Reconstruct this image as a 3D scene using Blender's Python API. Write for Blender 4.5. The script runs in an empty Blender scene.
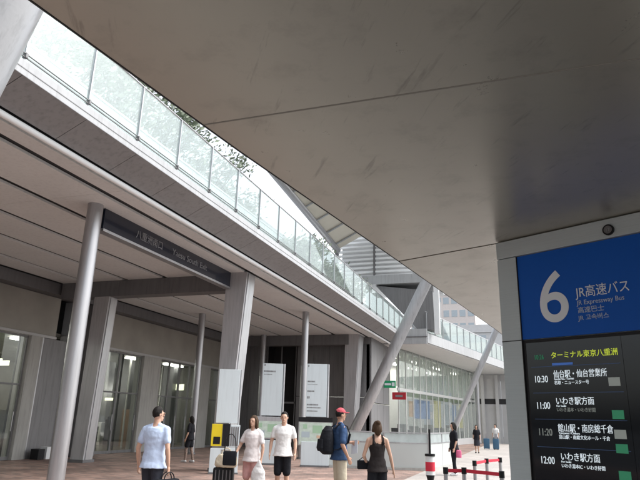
import bpy, bmesh, math, random, time
T0 = time.time()
from mathutils import Vector, Matrix, noise
R = math.radians
random.seed(7)
S = bpy.context.scene
COL = S.collection

# ------------------------------------------------------------------ world, light, camera
S.view_settings.view_transform = 'Standard'
S.view_settings.look = 'None'
S.view_settings.exposure = 1.35
S.view_settings.gamma = 1
w = bpy.data.worlds.new("World"); S.world = w; w.use_nodes = True
nt = w.node_tree; bg = nt.nodes['Background']
sky = nt.nodes.new('ShaderNodeTexSky'); sky.sky_type = 'NISHITA'; sky.sun_disc = False
sky.sun_elevation = R(55); sky.sun_rotation = R(70); sky.dust_density = 4; sky.air_density = 1.2
hs = nt.nodes.new('ShaderNodeHueSaturation'); hs.inputs['Saturation'].default_value = .28
nt.links.new(sky.outputs[0], hs.inputs['Color']); nt.links.new(hs.outputs[0], bg.inputs['Color'])
bg.inputs['Strength'].default_value = .15
sl = bpy.data.lights.new('sun', 'SUN'); sl.energy = .8; sl.angle = R(40); sl.color = (1, .98, .95)
so = bpy.data.objects.new('sun', sl); COL.objects.link(so)
so.rotation_euler = (R(35), 0, R(-70 + 180))
cd = bpy.data.cameras.new('camera'); cam = bpy.data.objects.new('camera', cd); COL.objects.link(cam)
cd.sensor_width = 36; cd.lens = 590 / 640 * 36; cd.clip_end = 2000; cd.clip_start = .05
Zc = Vector((55, 1930, -590)).normalized()
Yc = Vector((210, -(55 * 210 + 590 * 590) / 1930, -590)).normalized()
Xc = Yc.cross(Zc)
cam.matrix_world = Matrix.Translation((0, 0, 1.6)) @ Matrix((Xc, Yc, Zc)).to_4x4()
S.camera = cam

# ------------------------------------------------------------------ materials
def mat(name, c, rough=.6, metal=0, var=.12, scale=3, bump=0, bscale=None, coat=0, spec=.5, stretch=(1, 1, 1)):
    m = bpy.data.materials.new(name); m.use_nodes = True
    n = m.node_tree; b = n.nodes['Principled BSDF']; L = n.links.new
    b.inputs['Roughness'].default_value = rough; b.inputs['Metallic'].default_value = metal
    b.inputs['Specular IOR Level'].default_value = spec
    b.inputs['Coat Weight'].default_value = coat
    tc = n.nodes.new('ShaderNodeTexCoord'); mp = n.nodes.new('ShaderNodeMapping'); mp.inputs['Scale'].default_value = stretch
    L(tc.outputs['Object'], mp.inputs[0])
    no = n.nodes.new('ShaderNodeTexNoise'); no.inputs['Scale'].default_value = scale; no.inputs['Detail'].default_value = 6
    L(mp.outputs[0], no.inputs['Vector'])
    mx = n.nodes.new('ShaderNodeMix'); mx.data_type = 'RGBA'
    mx.inputs[6].default_value = tuple(x * (1 - var) for x in c) + (1,)
    mx.inputs[7].default_value = tuple(min(1, x * (1 + var)) for x in c) + (1,)
    L(no.outputs[0], mx.inputs[0]); L(mx.outputs[2], b.inputs['Base Color'])
    if bump:
        bp = n.nodes.new('ShaderNodeBump'); bp.inputs['Strength'].default_value = bump; bp.inputs['Distance'].default_value = .02
        n2 = n.nodes.new('ShaderNodeTexNoise'); n2.inputs['Scale'].default_value = bscale or scale * 4; n2.inputs['Detail'].default_value = 4
        L(mp.outputs[0], n2.inputs['Vector']); L(n2.outputs[0], bp.inputs['Height']); L(bp.outputs[0], b.inputs['Normal'])
    return m
def grime(m, amt=.35):
    n = m.node_tree; b = n.nodes['Principled BSDF']; L = n.links.new; src = b.inputs['Base Color'].links[0].from_socket
    tc = n.nodes.new('ShaderNodeTexCoord'); mp = n.nodes.new('ShaderNodeMapping'); mp.inputs['Scale'].default_value = (5, 5, .35); L(tc.outputs['Object'], mp.inputs[0])
    no = n.nodes.new('ShaderNodeTexNoise'); no.inputs['Scale'].default_value = 2; no.inputs['Detail'].default_value = 9; no.inputs['Roughness'].default_value = .65; L(mp.outputs[0], no.inputs['Vector'])
    mr = n.nodes.new('ShaderNodeMapRange'); mr.inputs[1].default_value = .48; mr.inputs[2].default_value = .75; mr.inputs[3].default_value = 1; mr.inputs[4].default_value = 1 - amt; L(no.outputs[0], mr.inputs[0])
    vm = n.nodes.new('ShaderNodeVectorMath'); vm.operation = 'SCALE'; L(src, vm.inputs[0]); L(mr.outputs[0], vm.inputs['Scale']); L(vm.outputs[0], b.inputs['Base Color'])
def emit(name, c, st):
    m = bpy.data.materials.new(name); m.use_nodes = True; b = m.node_tree.nodes['Principled BSDF']
    b.inputs['Base Color'].default_value = tuple(c) + (1,); b.inputs['Emission Color'].default_value = tuple(c) + (1,)
    b.inputs['Emission Strength'].default_value = st
    return m
def glass(name, tint, milk=.15, milkc=(.8, .85, .84), gloss=.12, rough=.03):
    m = bpy.data.materials.new(name); m.use_nodes = True; n = m.node_tree; n.nodes.clear(); L = n.links.new
    o = n.nodes.new('ShaderNodeOutputMaterial'); t = n.nodes.new('ShaderNodeBsdfTransparent'); t.inputs[0].default_value = tuple(tint) + (1,)
    d = n.nodes.new('ShaderNodeBsdfTranslucent'); d.inputs[0].default_value = tuple(milkc) + (1,)
    d2 = n.nodes.new('ShaderNodeBsdfDiffuse'); d2.inputs[0].default_value = tuple(milkc) + (1,)
    a = n.nodes.new('ShaderNodeAddShader'); L(d.outputs[0], a.inputs[0]); L(d2.outputs[0], a.inputs[1])
    dm = n.nodes.new('ShaderNodeMixShader'); dm.inputs[0].default_value = .5; L(d.outputs[0], dm.inputs[1]); L(d2.outputs[0], dm.inputs[2])
    g = n.nodes.new('ShaderNodeBsdfGlossy'); g.inputs['Roughness'].default_value = rough
    lw = n.nodes.new('ShaderNodeLayerWeight'); lw.inputs[0].default_value = .25
    tc = n.nodes.new('ShaderNodeTexCoord'); no = n.nodes.new('ShaderNodeTexNoise'); no.inputs['Scale'].default_value = 2.5; no.inputs['Detail'].default_value = 5
    L(tc.outputs['Object'], no.inputs['Vector'])
    mr = n.nodes.new('ShaderNodeMapRange'); mr.inputs[3].default_value = milk * .6; mr.inputs[4].default_value = milk * 1.4
    L(no.outputs[0], mr.inputs[0])
    m1 = n.nodes.new('ShaderNodeMixShader'); L(mr.outputs[0], m1.inputs[0]); L(t.outputs[0], m1.inputs[1]); L(dm.outputs[0], m1.inputs[2])
    mm = n.nodes.new('ShaderNodeMath'); mm.operation = 'MULTIPLY_ADD'; mm.inputs[1].default_value = .45; mm.inputs[2].default_value = gloss
    L(lw.outputs['Fresnel'], mm.inputs[0])
    m2 = n.nodes.new('ShaderNodeMixShader'); L(mm.outputs[0], m2.inputs[0]); L(m1.outputs[0], m2.inputs[1]); L(g.outputs[0], m2.inputs[2])
    L(m2.outputs[0], o.inputs[0])
    return m
def brick(name, c1, c2, mortar, bw, bh, rough=.75, ms=.006, big=.25, off=.5, rot=0):
    m = bpy.data.materials.new(name); m.use_nodes = True; n = m.node_tree; b = n.nodes['Principled BSDF']; L = n.links.new
    b.inputs['Roughness'].default_value = rough
    tc = n.nodes.new('ShaderNodeTexCoord'); mp = n.nodes.new('ShaderNodeMapping'); mp.inputs['Rotation'].default_value = (0, 0, rot)
    L(tc.outputs['Object'], mp.inputs[0])
    bt = n.nodes.new('ShaderNodeTexBrick'); bt.offset = off; bt.inputs['Scale'].default_value = 1
    bt.inputs['Color1'].default_value = tuple(c1) + (1,); bt.inputs['Color2'].default_value = tuple(c2) + (1,); bt.inputs['Mortar'].default_value = tuple(mortar) + (1,)
    bt.inputs['Brick Width'].default_value = bw; bt.inputs['Row Height'].default_value = bh; bt.inputs['Mortar Size'].default_value = ms
    L(mp.outputs[0], bt.inputs['Vector'])
    no = n.nodes.new('ShaderNodeTexNoise'); no.inputs['Scale'].default_value = .9; no.inputs['Detail'].default_value = 7
    L(mp.outputs[0], no.inputs['Vector'])
    mr = n.nodes.new('ShaderNodeMapRange'); mr.inputs[1].default_value = .3; mr.inputs[2].default_value = .7
    mr.inputs[3].default_value = 1 - big; mr.inputs[4].default_value = 1 + big
    L(no.outputs[0], mr.inputs[0])
    vm = n.nodes.new('ShaderNodeVectorMath'); vm.operation = 'SCALE'; L(bt.outputs[0], vm.inputs[0]); L(mr.outputs[0], vm.inputs['Scale'])
    L(vm.outputs[0], b.inputs['Base Color'])
    bp = n.nodes.new('ShaderNodeBump'); bp.inputs['Strength'].default_value = .3; bp.inputs['Distance'].default_value = .01
    bp.invert = True; L(bt.outputs['Fac'], bp.inputs['Height']); L(bp.outputs[0], b.inputs['Normal'])
    return m

M = {}
M['steel'] = mat('painted_steel', (.42, .42, .435), .36, .75, .10, 2, .06, 30, stretch=(1, 1, .3))
M['steel_light'] = mat('light_steel', (.46, .465, .48), .38, .6, .08, 2, .04, 30)
M['fin'] = mat('column_paint', (.46, .46, .475), .45, .3, .1, 2.5, .05, 25, stretch=(1, 1, .3))
M['soffit'] = mat('grey_soffit_panel', (.235, .235, .24), .5, .1, .12, 1.2, .04, 12)
M['ceiling'] = mat('beige_ceiling_panel', (.67, .68, .675), .55, 0, .08, .8, .04, 8)
M['dark'] = mat('dark_gap', (.02, .02, .022), .6, 0, .3, 4)
M['beam'] = mat('grey_beam', (.14, .14, .145), .55, 0, .14, 2, .04, 20)
M['fascia'] = mat('white_fascia', (.38, .39, .40), .45, 0, .07, 3, .03, 20)
M['tan'] = brick('tan_wall_panel', (.55, .545, .52), (.48, .475, .455), (.30, .29, .26), 1.5, .75, .6, .008, .12, 0)
M['concrete'] = mat('grey_pillar_stone', (.38, .38, .36), .65, 0, .16, 3, .08, 30, stretch=(1, 1, .5))
M['gpanel'] = mat('grey_metal_panel', (.19, .19, .195), .5, .2, .14, 2.2, .03, 16, stretch=(2, 2, .4))
M['gpanel_light'] = mat('pale_metal_panel', (.44, .445, .45), .5, .1, .12, 1.5, .03, 16)
M['dglass'] = glass('door_glass', (.82, .85, .84), .02, (.3, .33, .32), .03)
M['pglass'] = glass('parapet_glass', (.93, .98, .965), .09, (.80, .88, .86), .03)
M['frost'] = glass('frosted_glass', (.75, .85, .84), .72, (.74, .80, .80), .06, .2)
M['fglass'] = glass('facade_glass', (.92, .95, .94), .12, (.72, .77, .76), .03)
M['mull'] = mat('mullion_white', (.55, .56, .55), .45, .2, .06)
M['sign_navy'] = mat('navy_gloss_sign', (.008, .013, .028), .22, 0, .3, 4, .02, 20, coat=.3)
M['ink'] = mat('sign_lettering_grey', (.22, .225, .235), .5)
M['white'] = mat('white_paint', (.74, .76, .77), .45, 0, .05, 3, .02, 20)
M['panel_white'] = mat('pale_sign_panel', (.60, .67, .70), .35, 0, .05, 2)
M['black'] = mat('black_plastic', (.010, .010, .012), .5, 0, .3, 8, .05, 60, spec=.25)
M['blue'] = mat('blue_sign_panel', (.010, .10, .46), .5, 0, .05, 2, .01, 12, spec=.15)
M['frame'] = mat('sign_frame_grey', (.47, .53, .545), .5, .1, .12, 3, .08, 5, stretch=(.6, .6, 40))
M['letter'] = mat('sign_white_lettering', (.74, .78, .82), .5, 0, .04)
M['letter_dim'] = mat('sign_pale_lettering', (.46, .54, .66), .5, 0, .04)
M['red'] = mat('red_webbing', (.62, .02, .05), .6, 0, .1, 10)
M['yellow'] = mat('yellow_board', (.72, .56, .01), .5)
M['green'] = mat('green_board', (.01, .32, .13), .5)
M['redboard'] = mat('red_board', (.42, .02, .03), .5)
M['skin'] = mat('skin', (.52, .32, .23), .5, 0, .08, 20, .04, 120)
M['skin_tan'] = mat('tanned_skin', (.44, .25, .17), .5, 0, .08, 20, .04, 120)
M['hair'] = mat('dark_hair', (.012, .010, .009), .65, 0, .4, 30, .5, 90, stretch=(1, 1, .15), spec=.2)
M['hair_brown'] = mat('brown_hair', (.06, .035, .02), .65, 0, .4, 30, .5, 90, stretch=(1, 1, .15), spec=.2)
def cloth(n, c, var=.08): return mat(n, c, .85, 0, var, 9, .35, 18, spec=.2)
M['c_blue'] = cloth('pale_blue_cotton', (.50, .60, .78)); M['c_black'] = cloth('black_cloth', (.012, .013, .017)); M['c_navy'] = cloth('navy_denim_cloth', (.035, .07, .15), .25)
M['c_white'] = cloth('white_cotton', (.76, .76, .75)); M['c_pink'] = cloth('pink_white_cotton', (.74, .69, .68)); M['c_pinks'] = cloth('pink_patterned_cloth', (.58, .33, .31), .35)
M['c_khaki'] = cloth('khaki_cloth', (.50, .45, .35)); M['c_red'] = cloth('red_cap_cloth', (.48, .09, .11)); M['c_grey'] = cloth('charcoal_trouser_cloth', (.035, .038, .05))
M['c_lace'] = cloth('dark_lace', (.022, .018, .018), .6); M['c_cream'] = cloth('cream_canvas', (.62, .55, .42)); M['c_pat'] = mat('patterned_leggings', (.22, .16, .13), .8, 0, .95, 26)
M['shoe'] = mat('white_shoe', (.55, .55, .55), .6)
M['leaf'] = mat('leaf', (.20, .24, .17), .55, 0, .45, 6)  # leaf colour paled to imitate haze and glare over the deck
M['bark'] = mat('bark', (.16, .14, .12), .9, 0, .3, 12, .6, 30)
M['eye'] = mat('eye_dark', (.03, .02, .015), .2)
M['lips'] = mat('lips', (.38, .14, .12), .5)
M['lamp'] = emit('ceiling_lamp', (1, .95, .86), 12)
M['lamp2'] = emit('warm_shop_sign', (.85, .85, .6), 1.2)
M['greenlit'] = emit('lit_green_sign', (.25, .75, .45), .9)
M['interior'] = mat('interior_wall', (.20, .195, .175), .6, 0, .4, 1.2)
M['ifloor'] = mat('interior_floor', (.20, .18, .15), .25, 0, .2, 2)
for k, (c, s) in dict(txt_white=((.66, .74, .79), .26), txt_dim=((.34, .38, .36), .08), txt_yellow=((.60, .72, .06), .20), txt_green=((.03, .26, .13), .10), txt_blue=((.05, .15, .5), .12), txt_bluebar=((.03, .07, .17), .10)).items():
    M[k] = emit(k, c, s)

# canopy underside: satin metal sheet with smears
def canopy_mat(name, c):
    m = mat(name, c, .30, .45, .08, .8, .03, 2.2); n = m.node_tree; b = n.nodes['Principled BSDF']; L = n.links.new
    src = b.inputs['Base Color'].links[0].from_socket
    tc = n.nodes.new('ShaderNodeTexCoord'); mp = n.nodes.new('ShaderNodeMapping')
    mq = n.nodes.new('ShaderNodeMapping'); mq.inputs['Rotation'].default_value = (0, 0, R(-32)); mp.inputs['Scale'].default_value = (9, 1.1, 1)
    L(tc.outputs['Object'], mq.inputs[0]); L(mq.outputs[0], mp.inputs[0])
    no = n.nodes.new('ShaderNodeTexNoise'); no.inputs['Scale'].default_value = 2.2; no.inputs['Detail'].default_value = 9; no.inputs['Roughness'].default_value = .62; no.inputs['Distortion'].default_value = .25
    L(mp.outputs[0], no.inputs['Vector'])
    cr = n.nodes.new('ShaderNodeMapRange'); cr.inputs[1].default_value = .60; cr.inputs[2].default_value = .70; cr.inputs[3].default_value = 0; cr.inputs[4].default_value = .75
    L(no.outputs[0], cr.inputs[0])
    mx = n.nodes.new('ShaderNodeMix'); mx.data_type = 'RGBA'; L(cr.outputs[0], mx.inputs[0]); L(src, mx.inputs[6]); mx.inputs[7].default_value = tuple(x * .62 for x in c) + (1,)
    # old dried drips, rounder blotches
    n3 = n.nodes.new('ShaderNodeTexNoise'); n3.inputs['Scale'].default_value = 4.2; n3.inputs['Detail'].default_value = 8; n3.inputs['Roughness'].default_value = .7
    L(tc.outputs['Object'], n3.inputs['Vector'])
    c3 = n.nodes.new('ShaderNodeMapRange'); c3.inputs[1].default_value = .52; c3.inputs[2].default_value = .72; c3.inputs[3].default_value = 0; c3.inputs[4].default_value = .45
    L(n3.outputs[0], c3.inputs[0])
    m3 = n.nodes.new('ShaderNodeMix'); m3.data_type = 'RGBA'; L(c3.outputs[0], m3.inputs[0]); L(mx.outputs[2], m3.inputs[6]); m3.inputs[7].default_value = tuple(x * .6 for x in c) + (1,)
    L(m3.outputs[2], b.inputs['Base Color'])
    rr = n.nodes.new('ShaderNodeMapRange'); rr.inputs[3].default_value = .22; rr.inputs[4].default_value = .38; L(n3.outputs[0], rr.inputs[0]); L(rr.outputs[0], b.inputs['Roughness'])
    return m
M['canopy'] = canopy_mat('canopy_sheet_metal', (.40, .385, .335))
M['canopy2'] = canopy_mat('canopy_sheet_metal_far', (.37, .355, .305))
M['brick'] = brick('brown_brick_paving', (.29, .185, .15), (.13, .09, .076), (.27, .235, .21), .3, .15, .7, .006, .4, .5, 0)
M['pave'] = brick('beige_paving', (.38, .35, .325), (.32, .295, .275), (.22, .205, .19), .6, .3, .6, .006, .12, .5, 0)
M['joint'] = mat('canopy_joint_sealant', (.25, .24, .21), .6)
M['ground'] = mat('grey_asphalt', (.07, .07, .07), .85, 0, .2, 2, .3, 40)

for k_, a_ in (('steel', .25), ('steel_light', .3), ('fin', .3), ('soffit', .3), ('ceiling', .15), ('beam', .3), ('fascia', .25), ('gpanel', .35), ('concrete', .3), ('panel_white', .12), ('pw', .15)):
    if k_ in M: grime(M[k_], a_)
# ------------------------------------------------------------------ mesh helpers
def wloc(p):
    v = Vector((0, 0, 0))
    while p is not None: v += p.location; p = p.parent
    return v
class MB:
    def __init__(s): s.bm = bmesh.new()
    def box(s, x0, x1, y0, y1, z0, z1, bev=0):
        g = bmesh.ops.create_cube(s.bm, size=1); vs = g['verts']
        for v in vs: v.co = Vector(((x0 + x1) / 2 + v.co.x * (x1 - x0), (y0 + y1) / 2 + v.co.y * (y1 - y0), (z0 + z1) / 2 + v.co.z * (z1 - z0)))
        if bev:
            es = {e for v in vs for e in v.link_edges}
            bmesh.ops.bevel(s.bm, geom=list(es), offset=bev, segments=2, affect='EDGES', profile=.6)
        return s
    def hexa(s, lo, hi):   # two quads (4 pts each) -> closed solid
        a = [s.bm.verts.new(p) for p in lo]; b = [s.bm.verts.new(p) for p in hi]
        n = len(a)
        s.bm.faces.new(a[::-1]); s.bm.faces.new(b)
        for i in range(n): s.bm.faces.new((a[i], a[(i + 1) % n], b[(i + 1) % n], b[i]))
        return s
    def prism(s, pts, vec): return s.hexa([Vector(p) for p in pts], [Vector(p) + Vector(vec) for p in pts])
    def bar(s, a, b, wd, ht, up=(0, 0, 1)):
        a = Vector(a); b = Vector(b); d = (b - a).normalized(); u = Vector(up); sd = d.cross(u).normalized(); u = sd.cross(d)
        q = lambda c: [c + sd * wd / 2 * i + u * ht / 2 * j for i, j in ((-1, -1), (1, -1), (1, 1), (-1, 1))]
        return s.hexa(q(a), q(b))
    def tube(s, a, b, r0, r1=None, seg=20, caps=True):
        a = Vector(a); b = Vector(b); r1 = r0 if r1 is None else r1
        d = b - a; q = d.to_track_quat('Z', 'Y').to_matrix().to_4x4()
        bmesh.ops.create_cone(s.bm, cap_ends=caps, segments=seg, radius1=r0, radius2=r1, depth=d.length, matrix=Matrix.Translation((a + b) / 2) @ q)
        return s
    def ball(s, c, r, sub=2, sc=(1, 1, 1)):
        bmesh.ops.create_icosphere(s.bm, subdivisions=min(sub, 2), radius=r, matrix=Matrix.Translation(c) @ Matrix.Diagonal((*sc, 1)))
        return s
    def build(s, name, m, parent=None, local=False, smooth=False):
        me = bpy.data.meshes.new(name)
        if not local and parent is not None:
            bmesh.ops.translate(s.bm, verts=s.bm.verts[:], vec=-wloc(parent))
        bmesh.ops.recalc_face_normals(s.bm, faces=s.bm.faces[:])
        s.bm.to_mesh(me); s.bm.free()
        if smooth:
            for p in me.polygons: p.use_smooth = True
            try: me.set_sharp_from_angle(angle=R(40))
            except Exception: pass
        me.materials.append(M[m] if isinstance(m, str) else m)
        o = bpy.data.objects.new(name, me); COL.objects.link(o); o.parent = parent
        return o
def tag(o, label, cat, group=None, kind=None):
    if label: o['label'] = label
    if cat: o['category'] = cat
    if group: o['group'] = group
    if kind: o['kind'] = kind
    return o
def thing(name, loc, label, cat, group=None, rz=0):
    o = bpy.data.objects.new(name, None); COL.objects.link(o); o.location = loc; o.rotation_euler = (0, 0, rz); o.empty_display_size = .3
    return tag(o, label, cat, group)
def copy_tree(o, parent=None):
    c = o.copy(); COL.objects.link(c); c.parent = parent
    for ch in list(o.children): copy_tree(ch, c)
    return c
DG = bpy.context.evaluated_depsgraph_get
def text(name, body, size, x, z, m, parent, y=-.006, bold=0, ext=.0015, sx=1, align='LEFT'):
    t = bpy.data.curves.new(name, 'FONT'); t.body = body; t.size = size; t.extrude = ext; t.offset = bold; t.align_x = align; t.resolution_u = 10 if len(body) < 3 else 3
    o = bpy.data.objects.new(name, t); COL.objects.link(o)
    bpy.context.view_layer.update()
    me = bpy.data.meshes.new_from_object(o.evaluated_get(DG())); bpy.data.objects.remove(o)
    for v in me.vertices:
        c = v.co.copy(); v.co = Vector((x + c.x * sx, y - c.z, z + c.y))
    me.materials.clear(); me.materials.append(M[m])
    o = bpy.data.objects.new(name, me); COL.objects.link(o); o.parent = parent
    return o

# ------------------------------------------------------------------ the ground
tag(MB().box(-400, 400, -300, 900, -.6, 0).build('ground', 'ground'), None, None, kind='structure')
tag(MB().box(-40, -3.6, -12, 61, -.2, .004).build('brick_pavement', 'brick'), None, None, kind='structure')
tag(MB().box(-3.6, 3.4, -12, 61, -.2, .005).build('pavement', 'pave'), None, None, kind='structure')

# ------------------------------------------------------------------ bus stop canopy overhead
cn = thing('bus_stop_canopy', (0, 0, 2.82), 'low beige metal canopy roof over the bus stop, stained underside with a dark thin edge', 'canopy')
edge = [(-2.15, -4), (-1.62, -1), (-1.37, 1.15), (-1.22, 2.3), (-.89, 4.45)]
seam = [(-.89, 4.45), (-.13, 4.13), (.97, 3.52), (5.2, 1.2)]
near = edge + seam[1:] + [(5.2, -4)]
MB().prism([(x, y, 2.82) for x, y in near], (0, 0, .09)).build('near_panel', 'canopy', cn)
far = [(-.885, 4.467), (-.6, 6.4), (-.33, 8.23), (-.05, 10.4), (5.2, 10.4), (5.2, 1.217), (.975, 3.537), (-.125, 4.147)]
MB().prism([(x, y, 2.818) for x, y in far], (0, 0, .09)).build('far_panel', 'canopy2', cn)
tr = MB()
ring = edge + [(-.6, 6.4), (-.33, 8.23), (-.05, 10.4)]
for a, b in zip(ring, ring[1:]):
    tr.bar((a[0] - .005, a[1], 2.868), (b[0] - .005, b[1], 2.868), .007, .10)
tr.build('edge_trim', 'dark', cn)
MB().prism([(x, y, 2.93) for x, y in [(-2.0, -4), (-.2, 10.3), (5.1, 10.3), (5.1, -4)]], (0, 0, .12)).build('roof_deck', 'gpanel', cn)
sm = MB()
for a, b in zip(seam[:3], seam[1:]): sm.bar((a[0], a[1] + .009, 2.84), (b[0], b[1] + .009, 2.84), .014, .02)
sm.build('seam_gasket', 'dark', cn)
MB().bar((-1.255, 2.02, 2.8198), (5.0, 1.98, 2.8198), .010, .001).build('joint_strip', 'joint', cn)
for y in (-3, 9.6):
    c = thing('canopy_post', (4.2, y, 0), 'grey steel post carrying the %s end of the bus stop canopy' % ('near' if y < 0 else 'far'), 'post')
    MB().tube((4.2, y, 0), (4.2, y, 2.82), .11).build('shaft', 'steel', c, smooth=True)

# ------------------------------------------------------------------ number six departure sign
sg = thing('bus_departure_board', (-.13, 4.13, 0), 'tall grey framed sign with blue number 6 header over a dark departure screen', 'sign', rz=math.atan2(-.485, .874))
W_ = 1.22; sx0 = .142; sx1 = 1.08
b = MB().box(0, W_, .012, .24, 0, 2.815, .004); b.build('cabinet', 'frame', sg, True)
b = MB().box(.0, sx0, -.012, .012, 0, 2.69, .003); b.box(sx1, W_, -.012, .012, 0, 2.69, .003); b.build('side_frame', 'frame', sg, True)
b = MB().box(0, W_, -.016, .012, 2.695, 2.812, .003); b.build('top_frame', M['frame'], sg, True)
b = MB().box(0, sx0, -.0135, -.011, 2.128, 2.134); b.box(0.1405, sx0 + .002, -.014, .0, 0, 2.69); b.build('frame_joint', 'dark', sg, True)
MB().box(sx0 + .002, sx1 - .002, -.004, .012, 2.135, 2.69, .002).build('header_panel', 'blue', sg, True)
hd = MB().box(sx0 + .002, sx1 - .002, -.002, .012, .75, 2.131, .002).build('screen_housing', 'black', sg, True)
m = mat('screen_glass', (.008, .011, .016), .05, 0, .2, 3, spec=.32); M['screen'] = m
MB().box(.165, .752, -.005, -.001, .80, 2.11).build('screen', 'screen', sg, True)
MB().box(.754, sx1 - .02, -.005, -.001, .80, 2.11).build('dark_glass', 'screen', sg, True)
MB().box(sx0, sx1, -.004, .012, 0, .748, .002).build('kick_plate', 'frame', sg, True)
lb = MB().tube((.764, -.03, 2.741), (.764, -.014, 2.741), .033, seg=32).build('round_badge', 'black', sg, True, True)
MB().tube((.764, -.032, 2.741), (.764, -.029, 2.741), .024, seg=32).build('badge_disc', 'beam', lb, True, True)
text('badge_digits', '17', .026, .764, 2.731, 'ink', lb, -.0335, .0005, align='CENTER')
text('number', '6', .46, .268, 2.232, 'letter', sg, -.006, .003, sx=.93)
text('title', 'JR高速バス', .078, .522, 2.365, 'letter', sg, -.006, 0, sx=.84)
text('english_line', 'JR Expressway Bus', .040, .522, 2.315, 'letter_dim', sg, -.006, 0, sx=.92)
text('chinese_line', '高速巴士', .040, .522, 2.268, 'letter_dim', sg, -.006, 0)
text('korean_line', 'JR 고속버스', .038, .522, 2.222, 'letter_dim', sg, -.006, 0)
# the screen's own contents
text('screen_heading', 'ターミナル東京八重洲', .044, .325, 2.007, 'txt_yellow', sg, -.0065, 0, sx=.92)
text('screen_clock', '10:26', .042, .215, 2.003, 'txt_green', sg, -.0065, 0, sx=.7)
MB().box(.33, .46, -.0065, -.0052, 1.962, 1.976).build('screen_subtitle', 'txt_blue', sg, True)
rows = [('10:30', '仙台駅・仙台営業所', '名取・ニュースター号', 1.885), ('11:00', 'いわき駅方面', 'いわき湯本・いわき好間', 1.727), ('11:20', '館山駅・南房総千倉', '富山駅・南総文化ホール・千倉', 1.572), ('12:00', 'いわき駅方面', 'いわき湯本IC・いわき好間', 1.412)]
for i, (tm, nm, vi, z) in enumerate(rows):
    text('departure_time', tm, .058, .203, z - .022, 'txt_white' if i != 2 else 'txt_dim', sg, -.0065, 0, sx=.72)
    text('destination', nm, .050, .332, z + .006, 'txt_white', sg, -.0065, 0, sx=.72 if len(nm) > 7 else .78)
    text('via_line', vi, .026, .334, z - .036, 'txt_white' if i != 1 else 'txt_dim', sg, -.0065, 0, sx=.82)
    text('english_name', ('Sendai Sta. / Sendai', 'For Iwaki', 'Tateyama / Chikura', 'For Iwaki')[i], .016, .335, z - .010, 'txt_white', sg, -.0065, 0)
    MB().box(.19, .735, -.0062, -.0052, z + .071, z + .0735).build('row_rule', 'txt_bluebar', sg, True)
for z, mm in ((1.86, 'txt_dim'), (1.68, 'txt_green'), (1.575, 'txt_dim'), (1.50, 'txt_green'), (1.36, 'txt_green')):
    t = MB().box(.658, .722, -.0066, -.0052, z - .028, z + .02).build('status_box', mm, sg, True)
MB().tube((.46, -.012, 1.0), (.46, -.012, 1.0005), .001).bm.free()

# ------------------------------------------------------------------ pedestrian deck over the entrance
dk = thing('pedestrian_deck', (-12, 15, 6.3), 'raised grey walkway with white edge and beige slatted underside running along the station entrance', 'walkway')
Y0, Y1 = -8, 36.4
sb_ = MB().box(-22, -7.83, Y0, Y1, 6.42, 6.725); sb_.box(-22, -7.21, Y0, Y1, 6.728, 6.88); sb_.build('slab', 'beam', dk)
cp = MB(); sl_ = [-7.98, -8.62, -10.25, -11.93, -13.58, -15.33, -16.5]
for a, b in zip(sl_, sl_[1:]):
    y = Y0
    while y < 36.3:
        y2 = min(y + 3.6, 36.3)
        cp.box(b + .11, a - .11, y + .004, y2 - .004, 6.30, 6.36, .004); y = y2
cp.build('ceiling_panels', 'ceiling', dk)
MB().box(-17, -7.9, Y0, 36.3, 6.372, 6.415).build('ceiling_void', 'dark', dk)
sf = MB(); y = 6.13 - 1.49 * 9
while y < 36:
    y2 = min(y + 1.49, 36.4)
    a, b = y + .006, y2 - .006
    sf.hexa([(-7.80, a, 6.36), (-7.165, a, 6.66), (-7.20, a, 6.72), (-7.80, a, 6.415)], [(-7.80, b, 6.36), (-7.165, b, 6.66), (-7.20, b, 6.72), (-7.80, b, 6.415)])
    y += 1.49
sf.build('sloping_soffit', 'soffit', dk)
MB().box(-7.195, -7.16, Y0, Y1, 6.665, 6.925, .006).build('edge_fascia', 'fascia', dk)
MB().box(-7.159, -7.154, Y0, Y1, 6.775, 6.79).build('drip_groove', 'gpanel', dk)
MB().tube((-7.86, Y0, 6.275), (-7.86, 36.3, 6.275), .06, seg=16).build('gutter_pipe', 'white', dk, smooth=True)
MB().box(-22, -7.3, Y0, Y1, 6.881, 6.9).build('deck_floor', 'gpanel_light', dk)
rl = MB()
for z in (6.975, 7.04): rl.tube((-7.17, Y0, z), (-7.17, Y1, z), .012, seg=8)
rl.build('lower_rail', 'gpanel', dk)
MB().tube((-7.2, Y0, 8.21), (-7.2, Y1, 8.21), .022, seg=10).build('handrail', 'steel', dk, smooth=True)
for k in range(-4, 21):
    y = 6.13 + 1.49 * k
    ps = MB().box(-7.225, -7.175, y - .015, y + .015, 6.92, 8.20).build('glass_post', 'steel', dk)
    MB().box(-7.225, -7.14, y - .025, y + .025, 6.965, 7.055, .008).build('clamp', 'gpanel', ps)
    MB().box(-7.206, -7.194, y + .02, y + 1.47, 6.96, 8.185).build('glass_pane', 'pglass', dk)

# cross beams under the deck
for y, x0, x1 in ((17.8, -16.4, -9.35), (32.4, -16.4, -9.35)):
    o = tag(MB().box(x0, x1, y - .25, y + .25, 5.72, 6.298, .01).build('cross_beam', 'beam'), 'dark grey beam under the deck ceiling joining the %s tapered column' % ('nearer' if y < 20 else 'farther'), 'beam', 'beams under the deck')
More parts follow.
